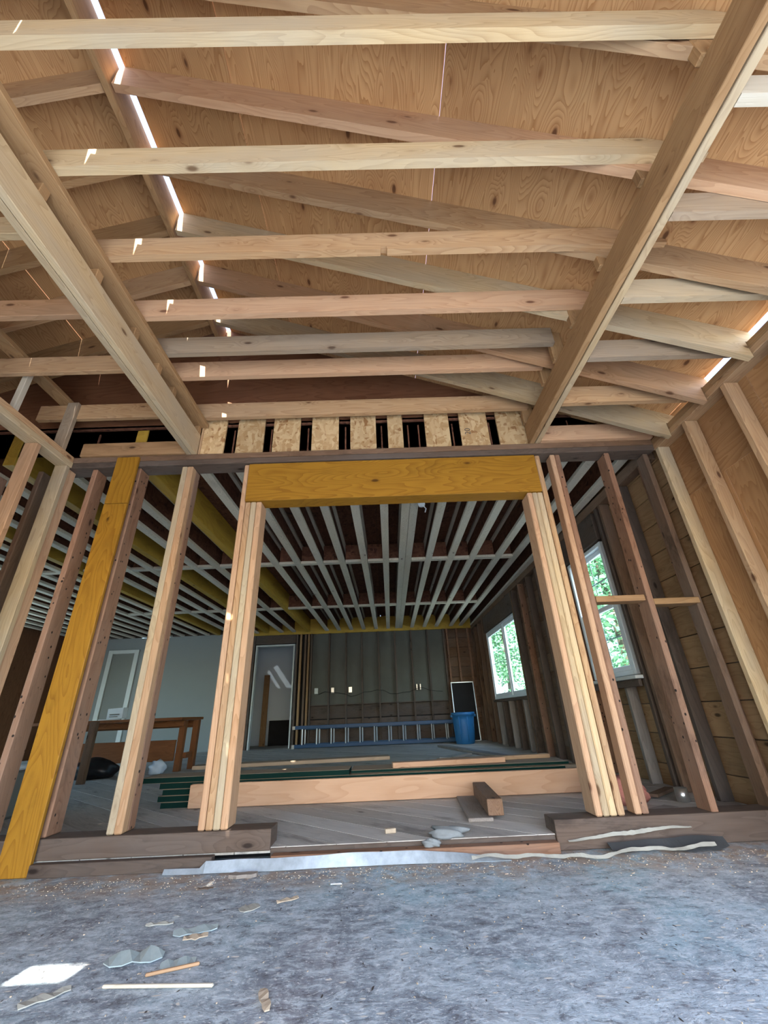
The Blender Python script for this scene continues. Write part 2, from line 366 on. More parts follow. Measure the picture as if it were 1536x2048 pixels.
for y in RY:
    y += .0
    pts = [(-1.360, roofz(-1.360)), (2.44, roofz(2.44)), (2.44, 2.43), (2.305, roofz(2.305)-.2), (2.305, 2.549), (2.185, 2.549), (2.185, roofz(2.185)-.215), (-1.360, roofz(-1.360)-.215)]
    prism('rafter', pts, 1, y, y+.038, random.choice(['pine', 'pine', 'pine_pink', 'pine_pale']), ceiling, grain=th)
    pts = [(-1.411, roofz(-1.411)), (-1.411, roofz(-1.411)-.218), (-4.90, roofz(-4.9)-.218), (-4.90, 2.548), (-5.02, 2.548), (-5.3, roofz(-5.3)-.1), (-5.3, roofz(-5.3))]
    prism('rafter', pts, 1, y, y+.038, random.choice(['pine', 'pine', 'pine_pale', 'pine_brown']), ceiling, grain=-th)
# gable closing panel over the partition
prism('gable_panel', [(-5.0, 2.9), (2.25, 2.9), (2.25, roofz(2.25)-.002), (-1.371, roofz(-1.371)-.002), (-1.41, roofz(-1.41)-.002), (-5.0, roofz(-5)-.002)], 1, .055, .07, 'ply_dark', ceiling)

# ------------------------------------------------------------------ partition between the rooms
wm = empty('wall_middle', (0, 0, 0), 'structure')
box('top_plate', (-2.45, -.02, 2.452), (2.19, .12, 2.498), 'old_dark', wm)
box('top_plate', (-2.45, -.022, 2.5), (2.19, .12, 2.546), 'old_brown', wm)
OS = [(-1.388, -1.209), (-1.114, -.897), (-.823, -.606), (-.511, -.293), (-.199, .01), (.105, .228), (.41, .609), (.696, .925), (1.001, 1.25)]
for i, (a, b) in enumerate(OS):
    box('rim_panel', (a, .012, 2.549), (b, .03, 2.898), 'osb', wm, bev=.001)
fc = bpy.data.curves.new('stamp', 'FONT'); fc.body = '20'; fc.size = .065; fc.extrude = .0003; fc.materials.append(MATS['old_dark']); fo = bpy.data.objects.new('stamp', fc)
link(fo, wm, Matrix.Translation((.775, .0113, 2.675)) @ Matrix.Rotation(math.pi/2, 4, 'X') @ Matrix.Rotation(math.pi/2, 4, 'Z'))
box('rim_stud', (1.25, .0, 2.549), (1.272, .09, 2.86), 'pine_brown', wm); box('rim_stud', (-1.402, .0, 2.549), (-1.388, .09, 2.90), 'pine', wm)
box('rim_board', (-2.29, -.04, 2.547), (-1.478, -.002, 2.665), 'old_tan', wm)
def stud(x0, x1, z0, z1, mat, y0=0.0, y1=.125, lean=0.0, parent=None):
    return board('stud', ((x0+x1)/2, (y0+y1)/2, z0), ((x0+x1)/2+lean, (y0+y1)/2, z1), x1-x0, y1-y0, mat, parent or wm, upv=(1, 0, 0), bev=.006)
stud(-2.022, -1.984, .152, 2.45, 'pine_pale'); stud(-1.85, -1.812, .152, 2.45, 'old_red')
stud(-1.498, -1.458, .152, 2.45, 'pine_pale', 0, .06); stud(-1.458, -1.414, .152, 2.45, 'pine', 0, .06)
stud(-1.498, -1.414, .152, 2.45, 'old_red', .061, .135)
stud(-2.184, -2.146, .152, 2.45, 'old_red'); stud(-2.60, -2.56, .152, 2.45, 'old_brown'); stud(-2.97, -2.93, .152, 2.45, 'old_red'); stud(-3.34, -3.30, .152, 2.45, 'old_brown')
stud(-3.71, -3.67, .152, 2.45, 'old_brown')
stud(1.331, 1.369, .135, 2.45, 'pine_pink', 0, .088, lean=.034); stud(1.371, 1.409, .135, 2.45, 'old_red', .002, .09, lean=.034)
stud(1.745, 1.785, .12, 2.45, 'old_red', lean=.05); stud(2.10, 2.14, .12, 2.45, 'old_brown', .03, .13, lean=.02)
box('fire_block', (1.435, .015, 1.285), (1.765, .11, 1.325), 'old_tan', wm); box('fire_block', (1.81, .01, 1.255), (2.12, .11, 1.295), 'pine_brown', wm)
box('sill_beam', (-3.9, -.01, .058), (-.62, .14, .15), 'old_dark', wm); box('ledger', (-3.9, -.06, 0), (-1.99, -.012, .055), 'old_dark', wm); box('ledger', (-1.815, -.06, 0), (-.9, -.012, .055), 'old_dark', wm)
box('sill_beam', (.88, -.015, .002), (2.19, .14, .132), 'old_dark', wm)
box('floor_edge', (-.62, .0, .0), (.88, .05, .066), 'old_dark', wm); box('nailer', (-.60, -.075, .004), (.87, -.012, .05), 'old_red', wm)

def thing(name, loc, label, cat, group=None):
    return tag(empty(name, loc), label, cat, group, 'thing')
# yellow plank over the partition
t = thing('yellow_plank', (-1.9, -.02, 0), 'tall bright yellow engineered timber plank standing on the floor against the studs', 'plank')
box('board', (-1.986, -.048, .002), (-1.82, -.023, 2.118), 'lvl', t); box('board', (-1.986, -.048, 2.121), (-1.82, -.023, 2.522), 'lvl', t)
# doorway
hd = tag(box('header_beam', (-.977, -.012, 2.122), (1.237, .12, 2.445), 'lvl'), 'yellow engineered header beam spanning the wide doorway', 'beam', None, 'thing')
t = thing('door_post', (-.93, .06, .15), 'built-up new wood post on the left of the wide doorway', 'post', 'posts of the wide doorway')
for x0, x1, zt, m in ((-1.016, -.979, 2.447, 'pine_pink'), (-.976, -.938, 2.120, 'pine'), (-.936, -.898, 2.120, 'pine_pale'), (-.896, -.856, 2.120, 'pine')):
    stud(x0, x1, .151, zt, m, 0, .14, parent=t).name = 'ply'
t = thing('door_post', (1.18, .06, .13), 'built-up new wood post on the right of the wide doorway', 'post', 'posts of the wide doorway')
for x0, x1, zt, m in ((1.118, 1.155, 2.120, 'pine_pink'), (1.157, 1.193, 2.120, 'pine_pale'), (1.195, 1.233, 2.120, 'pine_pale'), (1.239, 1.276, 2.447, 'pine')):
    stud(x0, x1, .133, zt, m, 0, .14, lean=.006, parent=t).name = 'ply'

# ------------------------------------------------------------------ ceiling beams and ties
t = thing('ceiling_beam', (1.26, -1.7, 2.545), 'long doubled timber beam at the right resting on the partition plate', 'beam', 'long doubled beams under the ties')
box('beam_ply', (1.22, -3.35, 2.547), (1.258, .0, 2.732), 'pine_brown', t); box('beam_ply', (1.266, -3.35, 2.547), (1.304, .0, 2.73), 'pine_pale', t)
TIE_Y = [-2.147, -1.766, -1.38, -1.02, -.74, -.525, -.085]
XTRA = [-2.53, -2.91, -3.3]
for y in TIE_Y+XTRA[:2]: box('cleat', (1.205, y+.039, 2.733), (1.295, y+.078, 2.985), 'pine_brown', t)
t = thing('ceiling_beam', (-1.44, -1.7, 2.545), 'long doubled timber beam at the left ending on the partition plate', 'beam', 'long doubled beams under the ties')
box('beam_ply', (-1.477, -3.35, 2.547), (-1.441, .0, 2.737), 'pine_pale', t); box('beam_ply', (-1.438, -3.35, 2.547), (-1.402, .0, 2.739), 'pine_pale', t)
for y in TIE_Y+XTRA[:2]: box('cleat', (-1.475, y+.039, 2.740), (-1.405, y+.085, 2.808), 'pine_brown', t)
tag(box('strongback_board', (-1.487, -3.35, 2.810), (-1.350, .0, 2.847), 'pine_brown', axis=1), 'flat brown board over the left beam carrying the ends of the ties', 'board', None, 'thing')
TL = ['ceiling tie nearest the viewer, pale with greyish stains', 'second ceiling tie back, wide and yellowish with smooth edges', 'third ceiling tie back, with a dark notch in its lower edge', 'fourth ceiling tie back, pinkish with nail dots at its right end',
      'fifth ceiling tie back, the greyest and most weathered one', 'sixth ceiling tie back, pale pink, close behind the grey one', 'seventh ceiling tie back, just above the strand board panels']
TM = ['pine_pale', 'pine_pale', 'pine', 'pine_pink', 'pine_grey', 'pine_pink', 'pine']
TE = [1.40, 1.52, 1.575, 1.50, 1.218, 1.218, 1.248]
for y, lab, m, e in zip(TIE_Y, TL, TM, TE):
    pts = [(-1.48, 2.849), (e, 2.849), (e, min(2.988, roofz(e)-.005)), (-1.48, 2.99)]
    if e > 1.25: pts = [(-1.48, 2.849), (e, 2.849), (e, roofz(e)-.004 if roofz(e) < 2.99 else 2.9), (min(e-.1, (3.479-2.99)/.384), 2.99), (-1.48, 2.99)]
    if y == -1.38: pts[1:1] = [(.062, 2.849), (.066, 2.872), (.094, 2.870), (.097, 2.849)]
    tag(prism('ceiling_tie', pts, 1, y, y+.037, m), lab, 'joist', 'horizontal ceiling ties between the two long beams', 'thing')
for y in XTRA: box('tie', (-1.48, y, 2.849), (1.3, y+.037, 2.99), 'pine', ceiling)
LL = ['left side ceiling tie nearest the viewer, half hidden by the left beam', 'second left side ceiling tie, crossing above the left beam', 'third left side ceiling tie, orange tinted', 'last left side ceiling tie, with its sawn end showing near the wall']
for y, x0, lab, m in zip([-1.50, -1.045, -.61, -.12], [-4.9, -4.9, -4.9, -2.667], LL, ['pine_pale', 'pine', 'pine', 'pine']):
    tag(box('side_tie', (x0, y, 2.849), (-1.49, y+.037, 2.99), m), lab, 'joist', 'ceiling ties left of the left beam', 'thing')
RL = ['right side ceiling tie at the frame edge, white edged', 'second right side ceiling tie, grey faced with a pale edge', 'third right side ceiling tie, stained yellow and grey', 'fourth right side ceiling tie, plain pinkish grey',
      'fifth right side ceiling tie, orange yellow', 'last right side ceiling tie, lying along the partition plate']
for y, lab, m in zip([-2.062, -1.688, -1.286, -.89, -.488, -.052], RL, ['pine_white', 'pine_grey', 'pine_pale', 'pine_grey', 'pine', 'pine_pink']):
    xe = 2.188; zt = 2.688; pts = [(1.306, 2.548), (xe, 2.548), (xe, roofz(xe)-.004), ((3.480-zt)/.384, zt), (1.306, zt)]
    tag(prism('side_tie', pts, 1, y, y+.037, m), lab, 'joist', 'ceiling ties right of the right beam', 'thing')

# ------------------------------------------------------------------ left stud wall of the front room
wl = empty('wall_left', (0, 0, 0), 'structure')
box('top_plate', (-2.43, -4.5, 2.452), (-2.33, -.024, 2.498), 'pine_pale', wl); box('top_plate', (-2.43, -4.5, 2.5), (-2.335, -.024, 2.546), 'pine', wl)
for i, y in enumerate([-.07, -.36, -.76, -1.14, -1.52, -1.9, -2.28]):
    box('stud', (-2.425, y, .04), (-2.335, y+.038, 2.45), ['pine_pale', 'pine', 'pine'][i % 3], wl)
box('stud', (-2.39, -.03, .06), (-2.352, .06, 2.45), 'pine_pink', wl)
box('sole_plate', (-2.43, -4.5, 0.001), (-2.33, -.065, .039), 'old_brown', wl)
box('purlin', (-2.52, -4.5, 2.992), (-2.42, .05, 3.03), 'pine_brown', ceiling)
box('post', (-2.43, -.15, 2.548), (-2.345, -.112, 2.99), 'pine_grey', ceiling); box('post', (-2.44, -.55, 2.548), (-2.40, -.51, 2.99), 'pine_white', ceiling)
ww = empty('wall_outer_left', (0, 0, 0), 'structure')
box('panel', (-5.0, -4.6, -.3), (-4.95, .0, 2.55), 'ply_wall', ww)
# ------------------------------------------------------------------ right wall, both rooms
wr = empty('wall_right', (0, 0, 0), 'structure')
box('top_plate', (2.192, -4.6, 2.502), (2.29, .0, 2.547), 'pine_brown', wr); box('top_plate', (2.192, -4.6, 2.455), (2.29, .0, 2.50), 'pine', wr)
for i, y in enumerate([-.056, -.372, -.745, -1.12, -1.5, -4.55]):
    box('stud', (2.192, y, .041), (2.282, y+.038, 2.453), ['pine_pale', 'pine', 'pine', 'pine_pale'][i % 4], wr)
box('sole_plate', (2.192, -1.54, .001), (2.282, -.02, .04), 'old_brown', wr); box('door_header', (2.192, -4.5, 2.08), (2.282, -1.55, 2.453), 'lvl', wr)  # unseen doorway left open here, added to bring sky light onto the floor
for y0, y1 in ((-.40, -.002), (-1.54, -.402), (-4.6, -4.5)):
    prism('sheathing_panel', [(y0, .0), (y1-.002, .0), (y1-.002, 2.018), (y0, 2.018)], 0, 2.284, 2.296, 'ply_wall', wr, grain=math.pi/2)
for y0, y1 in ((-.80, -.002), (-2.0, -.802), (-3.2, -2.002), (-4.6, -3.202)):
    prism('sheathing_panel', [(y0, 2.022), (y1-.002, 2.022), (y1-.002, 2.545), (y0, 2.545)], 0, 2.288, 2.30, 'ply_wall', wr, grain=0)
# back part: old studs, horizontal board sheathing with two window openings
W2 = (1.15, 1.95, .90, 2.15); W1 = (4.22, 6.30, .84, 2.12)
z = .0; zs = [0.0]
while z < 2.84: z += .2215; zs.append(min(z, 2.84))
for a, b in zip(zs, zs[1:]):
    cuts = [(.02, W2[0]), (W2[1], W1[0]), (W1[1], 7.66)] if (b > .9 and a < 2.12) else [(.02, 2.6), (2.6, 5.2), (5.2, 7.66)]
    for y0, y1 in cuts: box('sheathing_board', (2.284, y0+.001, a+.003), (2.303, y1-.001, b-.003), 'old_tan' if y0 < .1 else 'old_brown', wr, bev=.002, axis=1)
for lo, hi in (((.02, -.3), (W2[0], 2.55)), ((W2[1], -.3), (W1[0], 2.55)), ((W1[1], -.3), (7.7, 2.55)), ((W2[0], -.3), (W2[1], W2[2])), ((W1[0], -.3), (W1[1], W1[2])), ((W2[0], W2[3]), (W2[1], 2.55)), ((W1[0], W1[3]), (W1[1], 2.55))):
    box('siding_panel', (2.304, lo[0], lo[1]), (2.318, hi[0], hi[1]), 'old_dark', wr, bev=0)
for y in [.20, .56, .92, 1.01, 2.02, 2.11, 2.5, 2.9, 3.3, 3.7, 4.08, 4.16, 6.36, 6.45, 6.9, 7.3, 7.6]:
    box('stud', (2.19, y, .07), (2.282, y+.04, 2.45), random.choice(['old_brown', 'old_dark', 'old_red']), wr)
for (y0, y1, z0, z1), n in ((W2, 2), (W1, 5)):
    for i in range(n):
        y = y0+(y1-y0)*(i+.5)/n; box('cripple_stud', (2.19, y-.02, .07), (2.282, y+.02, z0-.05), 'weathered' if i % 2 == 0 else 'old_dark', wr)
    box('window_header', (2.19, y0-.03, z1+.01), (2.282, y1+.03, 2.45), 'old_dark', wr)
    box('rough_sill', (2.19, y0-.03, z0-.048), (2.282, y1+.03, z0-.008), 'old_dark', wr)
box('top_plate', (2.19, .12, 2.452), (2.282, 7.66, 2.544), 'old_brown', wr); box('corner_board', (2.283, -.0015, -.3), (2.318, .0195, 2.60), 'old_dark', wr); box('corner_board', (2.2, .13, 2.546), (2.318, .16, 2.86), 'old_dark', wr)

# windows
def sash(parent, y0, y1, z0, z1, x, bars_y=1, bars_z=1, fw_=.045):
    for lo, hi in (((x, y0, z0), (x+.035, y0+fw_, z1)), ((x, y1-fw_, z0), (x+.035, y1, z1)), ((x, y0+fw_, z0), (x+.035, y1-fw_, z0+fw_)), ((x, y0+fw_, z1-fw_), (x+.035, y1-fw_, z1))):
        box('sash_rail', lo, hi, 'vinyl', parent, bev=.005)
    g_ = box('pane', (x+.014, y0+fw_, z0+fw_), (x+.02, y1-fw_, z1-fw_), 'glass', parent, bev=0)
    for i in range(bars_y):
        yy = y0+fw_+(y1-y0-2*fw_)*(i+1)/(bars_y+1); box('muntin', (x+.011, yy-.006, z0+fw_), (x+.0135, yy+.006, z1-fw_), 'trim_white', parent, bev=0)
    for i in range(bars_z):
        zz = z0+fw_+(z1-z0-2*fw_)*(i+1)/(bars_z+1); box('muntin', (x+.0205, y0+fw_, zz-.006), (x+.023, y1-fw_, zz+.006), 'trim_white', parent, bev=0)
def wframe(parent, y0, y1, z0, z1, x=2.215, d=.09, f=.04):
    for lo, hi in (((x, y0, z0), (x+d, y0+f, z1)), ((x, y1-f, z0), (x+d, y1, z1)), ((x, y0+f, z0), (x+d, y1-f, z0+f)), ((x, y0+f, z1-f), (x+d, y1-f, z1))):
        box('frame', lo, hi, 'vinyl', parent, bev=.004)
w2 = empty('window_2', (0, 0, 0), 'structure'); wframe(w2, *W2)
sash(w2, W2[0]+.04, W2[1]-.04, 1.52, W2[3]-.04, 2.262, 1, 1); sash(w2, W2[0]+.04, W2[1]-.04, W2[2]+.04, 1.55, 2.222, 1, 1)
box('stool', (2.12, 1.02, .86), (2.22, 2.06, .888), 'trim_white', w2); box('apron', (2.16, 1.06, .80), (2.19, 2.02, .858), 'old_dark', w2)
w1 = empty('window_1', (0, 0, 0), 'structure'); wframe(w1, *W1)
ym = 5.08
sash(w1, W1[0]+.04, ym, W1[2]+.04, W1[3]-.04, 2.24, 1, 1, .06); sash(w1, ym, W1[1]-.04, W1[2]+.04, W1[3]-.04, 2.225, 1, 1, .06)

# ------------------------------------------------------------------ back room: ceiling
cb = empty('ceiling_back', (0, 0, 0), 'structure')
for i in range(9):
    x1 = 2.3-1.16*i; x0 = max(x1-1.157, -7.6)
    for y0, y1 in (((.04, 2.4), (2.403, 4.83), (4.833, 7.7)) if i % 2 else ((.04, 3.6), (3.603, 7.7))):
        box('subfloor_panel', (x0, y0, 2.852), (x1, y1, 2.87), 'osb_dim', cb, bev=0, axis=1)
box('upper_floor', (-7.65, .075, 2.9), (2.32, 7.74, 2.95), 'dark_void', cb, bev=0); box('siding_panel', (2.319, .02, 2.55), (2.33, 7.7, 2.95), 'stucco', cb, bev=0)
JX = [-1.447, -1.148, -.845, -.545, -.24, .055, .64, .945, 1.243, 1.6, 1.84, 2.12]
JX += [-2.25-.3*i for i in range(18) if i not in (2, 6)]
dx = .014
def ijoist(x, wd=.084):
    o = board('joist', (x, .11, 2.566), (x+dx*7.6, 7.64, 2.566), .038, wd, 'flange', cb)
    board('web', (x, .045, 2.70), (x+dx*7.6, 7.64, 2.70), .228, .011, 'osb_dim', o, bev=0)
    board('flange', (x, .11, 2.832), (x+dx*7.6, 7.64, 2.832), .036, wd, 'flange', o)
for x in JX: ijoist(x)
ijoist(.273); ijoist(.36)
for x in (-1.86, -2.86, -4.05): board('lvl_beam', (x-.045, .045, 2.695), (x-.045+dx*7.6, 7.64, 2.695), .30, .09, 'lvl_dim', cb)
allx = sorted(JX+[.273, .36, -1.905, -2.905, -4.095])
for yb, xmin in ((2.68, -5.2), (5.25, -5.2)):
    for a, b in zip(allx, allx[1:]):
        if b-a < .12 or a < xmin or b > 1.9: continue
        s_ = dx*yb; ea = .043 if a not in (-1.905, -2.905, -4.095) else .046
        o = box('blocking', (a+s_+ea, yb-.044, 2.55), (b+s_-ea, yb+.044, 2.585), 'flange', cb, axis=0)
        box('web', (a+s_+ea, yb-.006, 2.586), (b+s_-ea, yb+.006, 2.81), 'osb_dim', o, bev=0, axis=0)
# ------------------------------------------------------------------ back room: end wall
wb = empty('wall_back', (0, 0, 0), 'structure')
for x0, x1, z0, z1 in ((-7.6, -6.56, 0, 2.85), (-6.56, -5.86, 2.26, 2.85), (-5.86, -3.22, 0, 2.55)):
    box('drywall_panel', (x0, 7.66, z0), (x1, 7.675, z1), 'drywall', wb, bev=0)
box('rim_beam', (-3.25, 7.645, 2.49), (2.2, 7.69, 2.85), 'lvl_dim', wb); box('rim_beam', (-7.6, 7.645, 2.552), (-3.252, 7.655, 2.85), 'old_dark', wb)
xs = [-1.70, -1.27, -.87, -.49, -.09, .31, .70, 1.10, 1.50]
for a, b in zip(xs, xs[1:]): box('wall_panel', (a+.02, 7.69, .90), (b+.018, 7.70, 2.49), 'grey_panel', wb, bev=0)
for x in xs: box('stud', (x-.02, 7.60, .07), (x+.018, 7.689, 2.488), 'old_dark', wb)
box('dado_board', (-1.72, 7.69, .62), (1.52, 7.705, .88), 'old_dark', wb); box('dado_board', (-1.72, 7.69, .07), (1.52, 7.705, .60), 'old_dark', wb)
box('ledge', (-1.72, 7.585, .885), (1.52, 7.688, .905), 'old_dark', wb)
for x in (1.56, 1.80, 2.08): box('stud', (x, 7.60, .07), (x+.04, 7.689, 2.488), 'old_red', wb)
z = .07
while z < 2.4:
    box('sheathing_board', (1.52, 7.69, z+.003), (2.25, 7.71, z+.217), 'old_brown', wb, axis=0); z += .22
for x, m in ((-3.33, 'old_dark'), (-3.19, 'old_brown'), (-3.10, 'old_dark'), (-2.07, 'old_dark'), (-1.98, 'pine_brown'), (-1.87, 'old_brown'), (-1.79, 'old_tan')):
    box('stud', (x, 7.60, .07), (x+.045, 7.69, 2.488), m, wb)
box('door_header', (-3.05, 7.61, 2.28), (-2.08, 7.69, 2.488), 'old_dark', wb)
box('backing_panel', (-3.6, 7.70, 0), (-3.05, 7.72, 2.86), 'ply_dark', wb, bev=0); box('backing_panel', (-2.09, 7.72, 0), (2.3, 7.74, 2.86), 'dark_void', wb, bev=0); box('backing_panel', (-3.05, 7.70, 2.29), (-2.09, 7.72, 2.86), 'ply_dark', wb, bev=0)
for x, w_, n in ((-1.56, .10, 'a'), (-1.18, .09, 'b'), (-.77, .10, 'c'), (.77, .045, 'd'), (.85, .045, 'e')):
    box('outlet_box', (x-w_/2+.01, 7.60 if n in 'de' else 7.63, 1.14), (x+w_/2-.01, 7.688, 1.26), 'steel' if n != 'a' else 'trim_white', wb)
bm = bmesh.new(); tube(bm, [(-1.5+.15*i, 7.59, 1.12+.05*math.sin(i*.9)+.02*math.sin(i*2.1)) for i in range(20)], .006, 6); mesh_obj('cable', bm, 'dark_void', wb)
# white cased doorway to a hall
d1 = empty('door_1', (0, 0, 0), 'structure')
for lo, hi in (((-3.03, 7.60, .07), (-3.0, 7.72, 2.26)), ((-2.13, 7.60, .07), (-2.10, 7.72, 2.26)), ((-3.0, 7.60, 2.23), (-2.13, 7.72, 2.26))): box('jamb', lo, hi, 'trim_white', d1)
hall = empty('wall_hall', (0, 0, 0), 'structure')
box('panel', (-5.2, 9.3, -.1), (-1.0, 9.34, 2.9), 'hall_white', hall, bev=0); box('panel', (-1.2, 7.75, -.1), (-1.16, 9.3, 2.9), 'hall_white', hall, bev=0); box('panel', (-5.2, 7.75, -.1), (-5.16, 9.3, 2.9), 'hall_white', hall, bev=0)
box('floor_panel', (-5.2, 7.7, -.1), (-1.0, 9.3, .06), 'plank_floor', hall, bev=0)
# unseen hall roof slots added to cast two slanting sun streaks on its wall
def slot_roof(z0):
    q = [(-5.2, 7.73), (-1.0, 7.73), (-1.0, 9.35), (-5.2, 9.35)]
    def wallpt(x, z): return (x-.135*(z0-z), 9.3-(z0-z))
    A = [wallpt(-3.18, 1.80), wallpt(-2.42, .78)]; 
    dx_, dy_ = A[1][0]-A[0][0], A[1][1]-A[0][1]; L = math.hypot(dx_, dy_); nx, ny = -dy_/L, dx_/L
    c0 = nx*A[0][0]+ny*A[0][1]
    bands = [(c0-9, c0), (c0+.10, c0+.21), (c0+.36, c0+9)]
    for i, (lo, hi) in enumerate(bands):
        p = clip(clip(q, nx, ny, hi), -nx, -ny, -lo)
        if len(p) > 2: prism('roof_panel', p, 2, z0, z0+.03, 'hall_white', hall)
    tx, ty = dx_/L, dy_/L; t0 = tx*A[0][0]+ty*A[0][1]; t1 = t0+L
    for lo, hi in ((c0, c0+.10), (c0+.21, c0+.36)):
        st = clip(clip(q, nx, ny, hi), -nx, -ny, -lo)
        for a_, b_, c_ in ((tx, ty, t0), (-tx, -ty, -t1)):
            p = clip(st, a_, b_, c_)
            if len(p) > 2: prism('roof_panel', p, 2, z0, z0+.03, 'hall_white', hall)
        st2 = clip(clip(st, tx, ty, t1), -tx, -ty, -t0)
        if len(st2) > 2: prism('sun_dimming_pane', st2, 2, z0+.012, z0+.016, 'sun_dimming_pane', hall)
slot_roof(2.9)
tag(box('hall_cabinet', (-2.93, 9.0, .06), (-2.2, 9.28, .62), 'dark_void'), 'low dark cabinet standing inside the far white doorway', 'cabinet', None, 'thing')
tag(box('leaning_board', (-3.12, 8.9, .06), (-2.98, 8.94, 1.70), 'old_tan'), 'brown board standing inside the far white doorway', 'board', None, 'thing')
# grey closed door in the drywall
d2 = empty('door_2', (0, 0, 0), 'structure')
box('door_panel', (-6.46, 7.662, .08), (-5.94, 7.70, 2.2), 'door_grey', d2)
for lo, hi in (((-6.56, 7.63, .07), (-6.46, 7.69, 2.28)), ((-5.94, 7.63, .07), (-5.84, 7.69, 2.28)), ((-6.46, 7.63, 2.2), (-5.94, 7.69, 2.28))): box('casing', lo, hi, 'trim_white', d2)
# far left wall with a wide bare opening that lights the back room
wf = empty('wall_far_left', (0, 0, 0), 'structure')
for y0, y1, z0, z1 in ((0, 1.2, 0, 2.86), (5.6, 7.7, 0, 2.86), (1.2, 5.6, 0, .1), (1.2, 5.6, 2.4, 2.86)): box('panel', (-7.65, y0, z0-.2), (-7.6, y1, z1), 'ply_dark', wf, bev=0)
w3 = empty('window_3', (0, 0, 0), 'structure')
for i in range(3):
    y0 = 1.2+i*1.4667; 
    for lo, hi in (((-7.65, y0, .1), (-7.6, y0+.05, 2.4)), ((-7.65, y0+1.4167, .1), (-7.6, y0+1.4667, 2.4)), ((-7.65, y0+.05, .1), (-7.6, y0+1.4167, .15)), ((-7.65, y0+.05, 2.35), (-7.6, y0+1.4167, 2.4))): box('frame', lo, hi, 'vinyl', w3)
    box('pane', (-7.63, y0+.05, .15), (-7.624, y0+1.4167, 2.35), 'glass', w3, bev=0)
box('panel', (-7.6, -.02, -.2), (-4.0, .03, 2.86), 'ply_dark', wf, bev=0)
# ------------------------------------------------------------------ front wall behind the viewer: unseen wide opening for daylight, gable hole added for the floor sun patch
wfr = empty('wall_front', (0, 0, 0), 'structure')
VX0, VX1, VZ0, VZ1 = -1.64, -1.465, 3.60, 3.712
OX0, OX1, OZ = -2.3, 2.05, 2.05
for pts in ([(-5.0, -.3), (OX0, -.3), (OX0, OZ), (-5.0, OZ)], [(OX1, -.3), (2.3, -.3), (2.3, OZ), (OX1, OZ)], [(-5, OZ), (2.3, OZ), (2.3, roofz(2.3)), (-5, roofz(-5))],
            [(-5, roofz(-5)), (2.3, roofz(2.3)), ((3.484-VZ0)/.384, VZ0), (-1.39-(4.018-VZ0)/.384, VZ0)],
            [(-1.39-(4.018-VZ0)/.384, VZ0), (VX0, VZ0), (VX0, VZ1), (-1.39-(4.018-VZ1)/.384, VZ1)], [(VX1, VZ0), ((3.484-VZ0)/.384, VZ0), ((3.484-VZ1)/.384, VZ1), (VX1, VZ1)],
            [(-1.39-(4.018-VZ1)/.384, VZ1), ((3.484-VZ1)/.384, VZ1), (-1.371, roofz(-1.371)), (-1.41, roofz(-1.41))]):
    prism('panel', pts, 1, -4.62, -4.60, 'ply_wall', wfr)

# ------------------------------------------------------------------ things in the back room
# ladder lying on its side
t = thing('ladder', (-.2, 7.35, .07), 'blue extension ladder lying on its side along the far wall', 'ladder')
for z_, y_ in ((.47, 7.33), (.115, 7.33), (.455, 7.40), (.13, 7.40)):
    x0, x1 = (-1.95, 1.50) if y_ < 7.36 else (-1.75, 1.52)
    box('rail', (x0, y_-.014, z_-.035), (x1, y_+.014, z_+.035), 'blue_fibreglass', t, bev=.006)
for i in range(11):
    for y_, o_ in ((7.33, 0), (7.40, .05)):
        x = -1.78+i*.31+o_
        if x < 1.45:
            bm = bmesh.new(); tube(bm, [(x, y_, .14), (x, y_, .44)], .016, 10); mesh_obj('rung', bm, 'aluminium', t)
box('foot', (-2.0, 7.31, .07), (-1.94, 7.35, .15), 'steel', t); box('foot', (-2.0, 7.31, .43), (-1.94, 7.35, .50), 'steel', t)
# bin
t = thing('trash_bin', (1.61, 6.75, .07), 'blue round plastic trash bin beside the end of the ladder', 'bin')
bm = bmesh.new(); lathe(bm, [(.17, .07), (.185, .08), (.195, .2), (.215, .5), (.222, .58), (.235, .585), (.24, .60), (.24, .635), (.228, .64), (.218, .63), (.21, .5), (.18, .1), (.0, .1)], 40, 1.61, 6.75); mesh_obj('body', bm, 'blue_plastic', t, smooth=True)
for s_ in (-1, 1):
    bm = bmesh.new(); bm_box(bm, (1.61+s_*.24-.02, 6.69, .55), (1.61+s_*.24+.02, 6.81, .60), .01); mesh_obj('handle', bm, 'blue_plastic', t)
for k_ in range(8):
    a = 2*math.pi*k_/8+.2; bm = bmesh.new(); tube(bm, [(1.61+.193*math.cos(a), 6.75+.193*math.sin(a), .12), (1.61+.219*math.cos(a), 6.75+.219*math.sin(a), .56)], .011, 6); mesh_obj('rib', bm, 'blue_plastic', t, smooth=True)
# framed screen leaning behind the bin
t = thing('window_screen', (1.8, 7.35, .07), 'dark window screen in a thin metal frame leaning behind the bin', 'screen')
def lean(y, z): return y+(z-.07)*.10
for lo, hi in ((1.53, 1.55), (2.03, 2.05)): board('frame', ((lo+hi)/2, 7.33, .08), ((lo+hi)/2, 7.45, 1.25), .02, .02, 'steel', t, upv=(1, 0, 0))
board('frame', (1.53, 7.45, 1.25), (2.05, 7.45, 1.25), .02, .02, 'steel', t); board('frame', (1.55, 7.33, .085), (2.03, 7.33, .085), .02, .02, 'steel', t)
board('mesh', (1.79, 7.332, .09), (1.79, 7.45, 1.24), .48, .004, 'dark_void', t, upv=(1, 0, 0), bev=0)
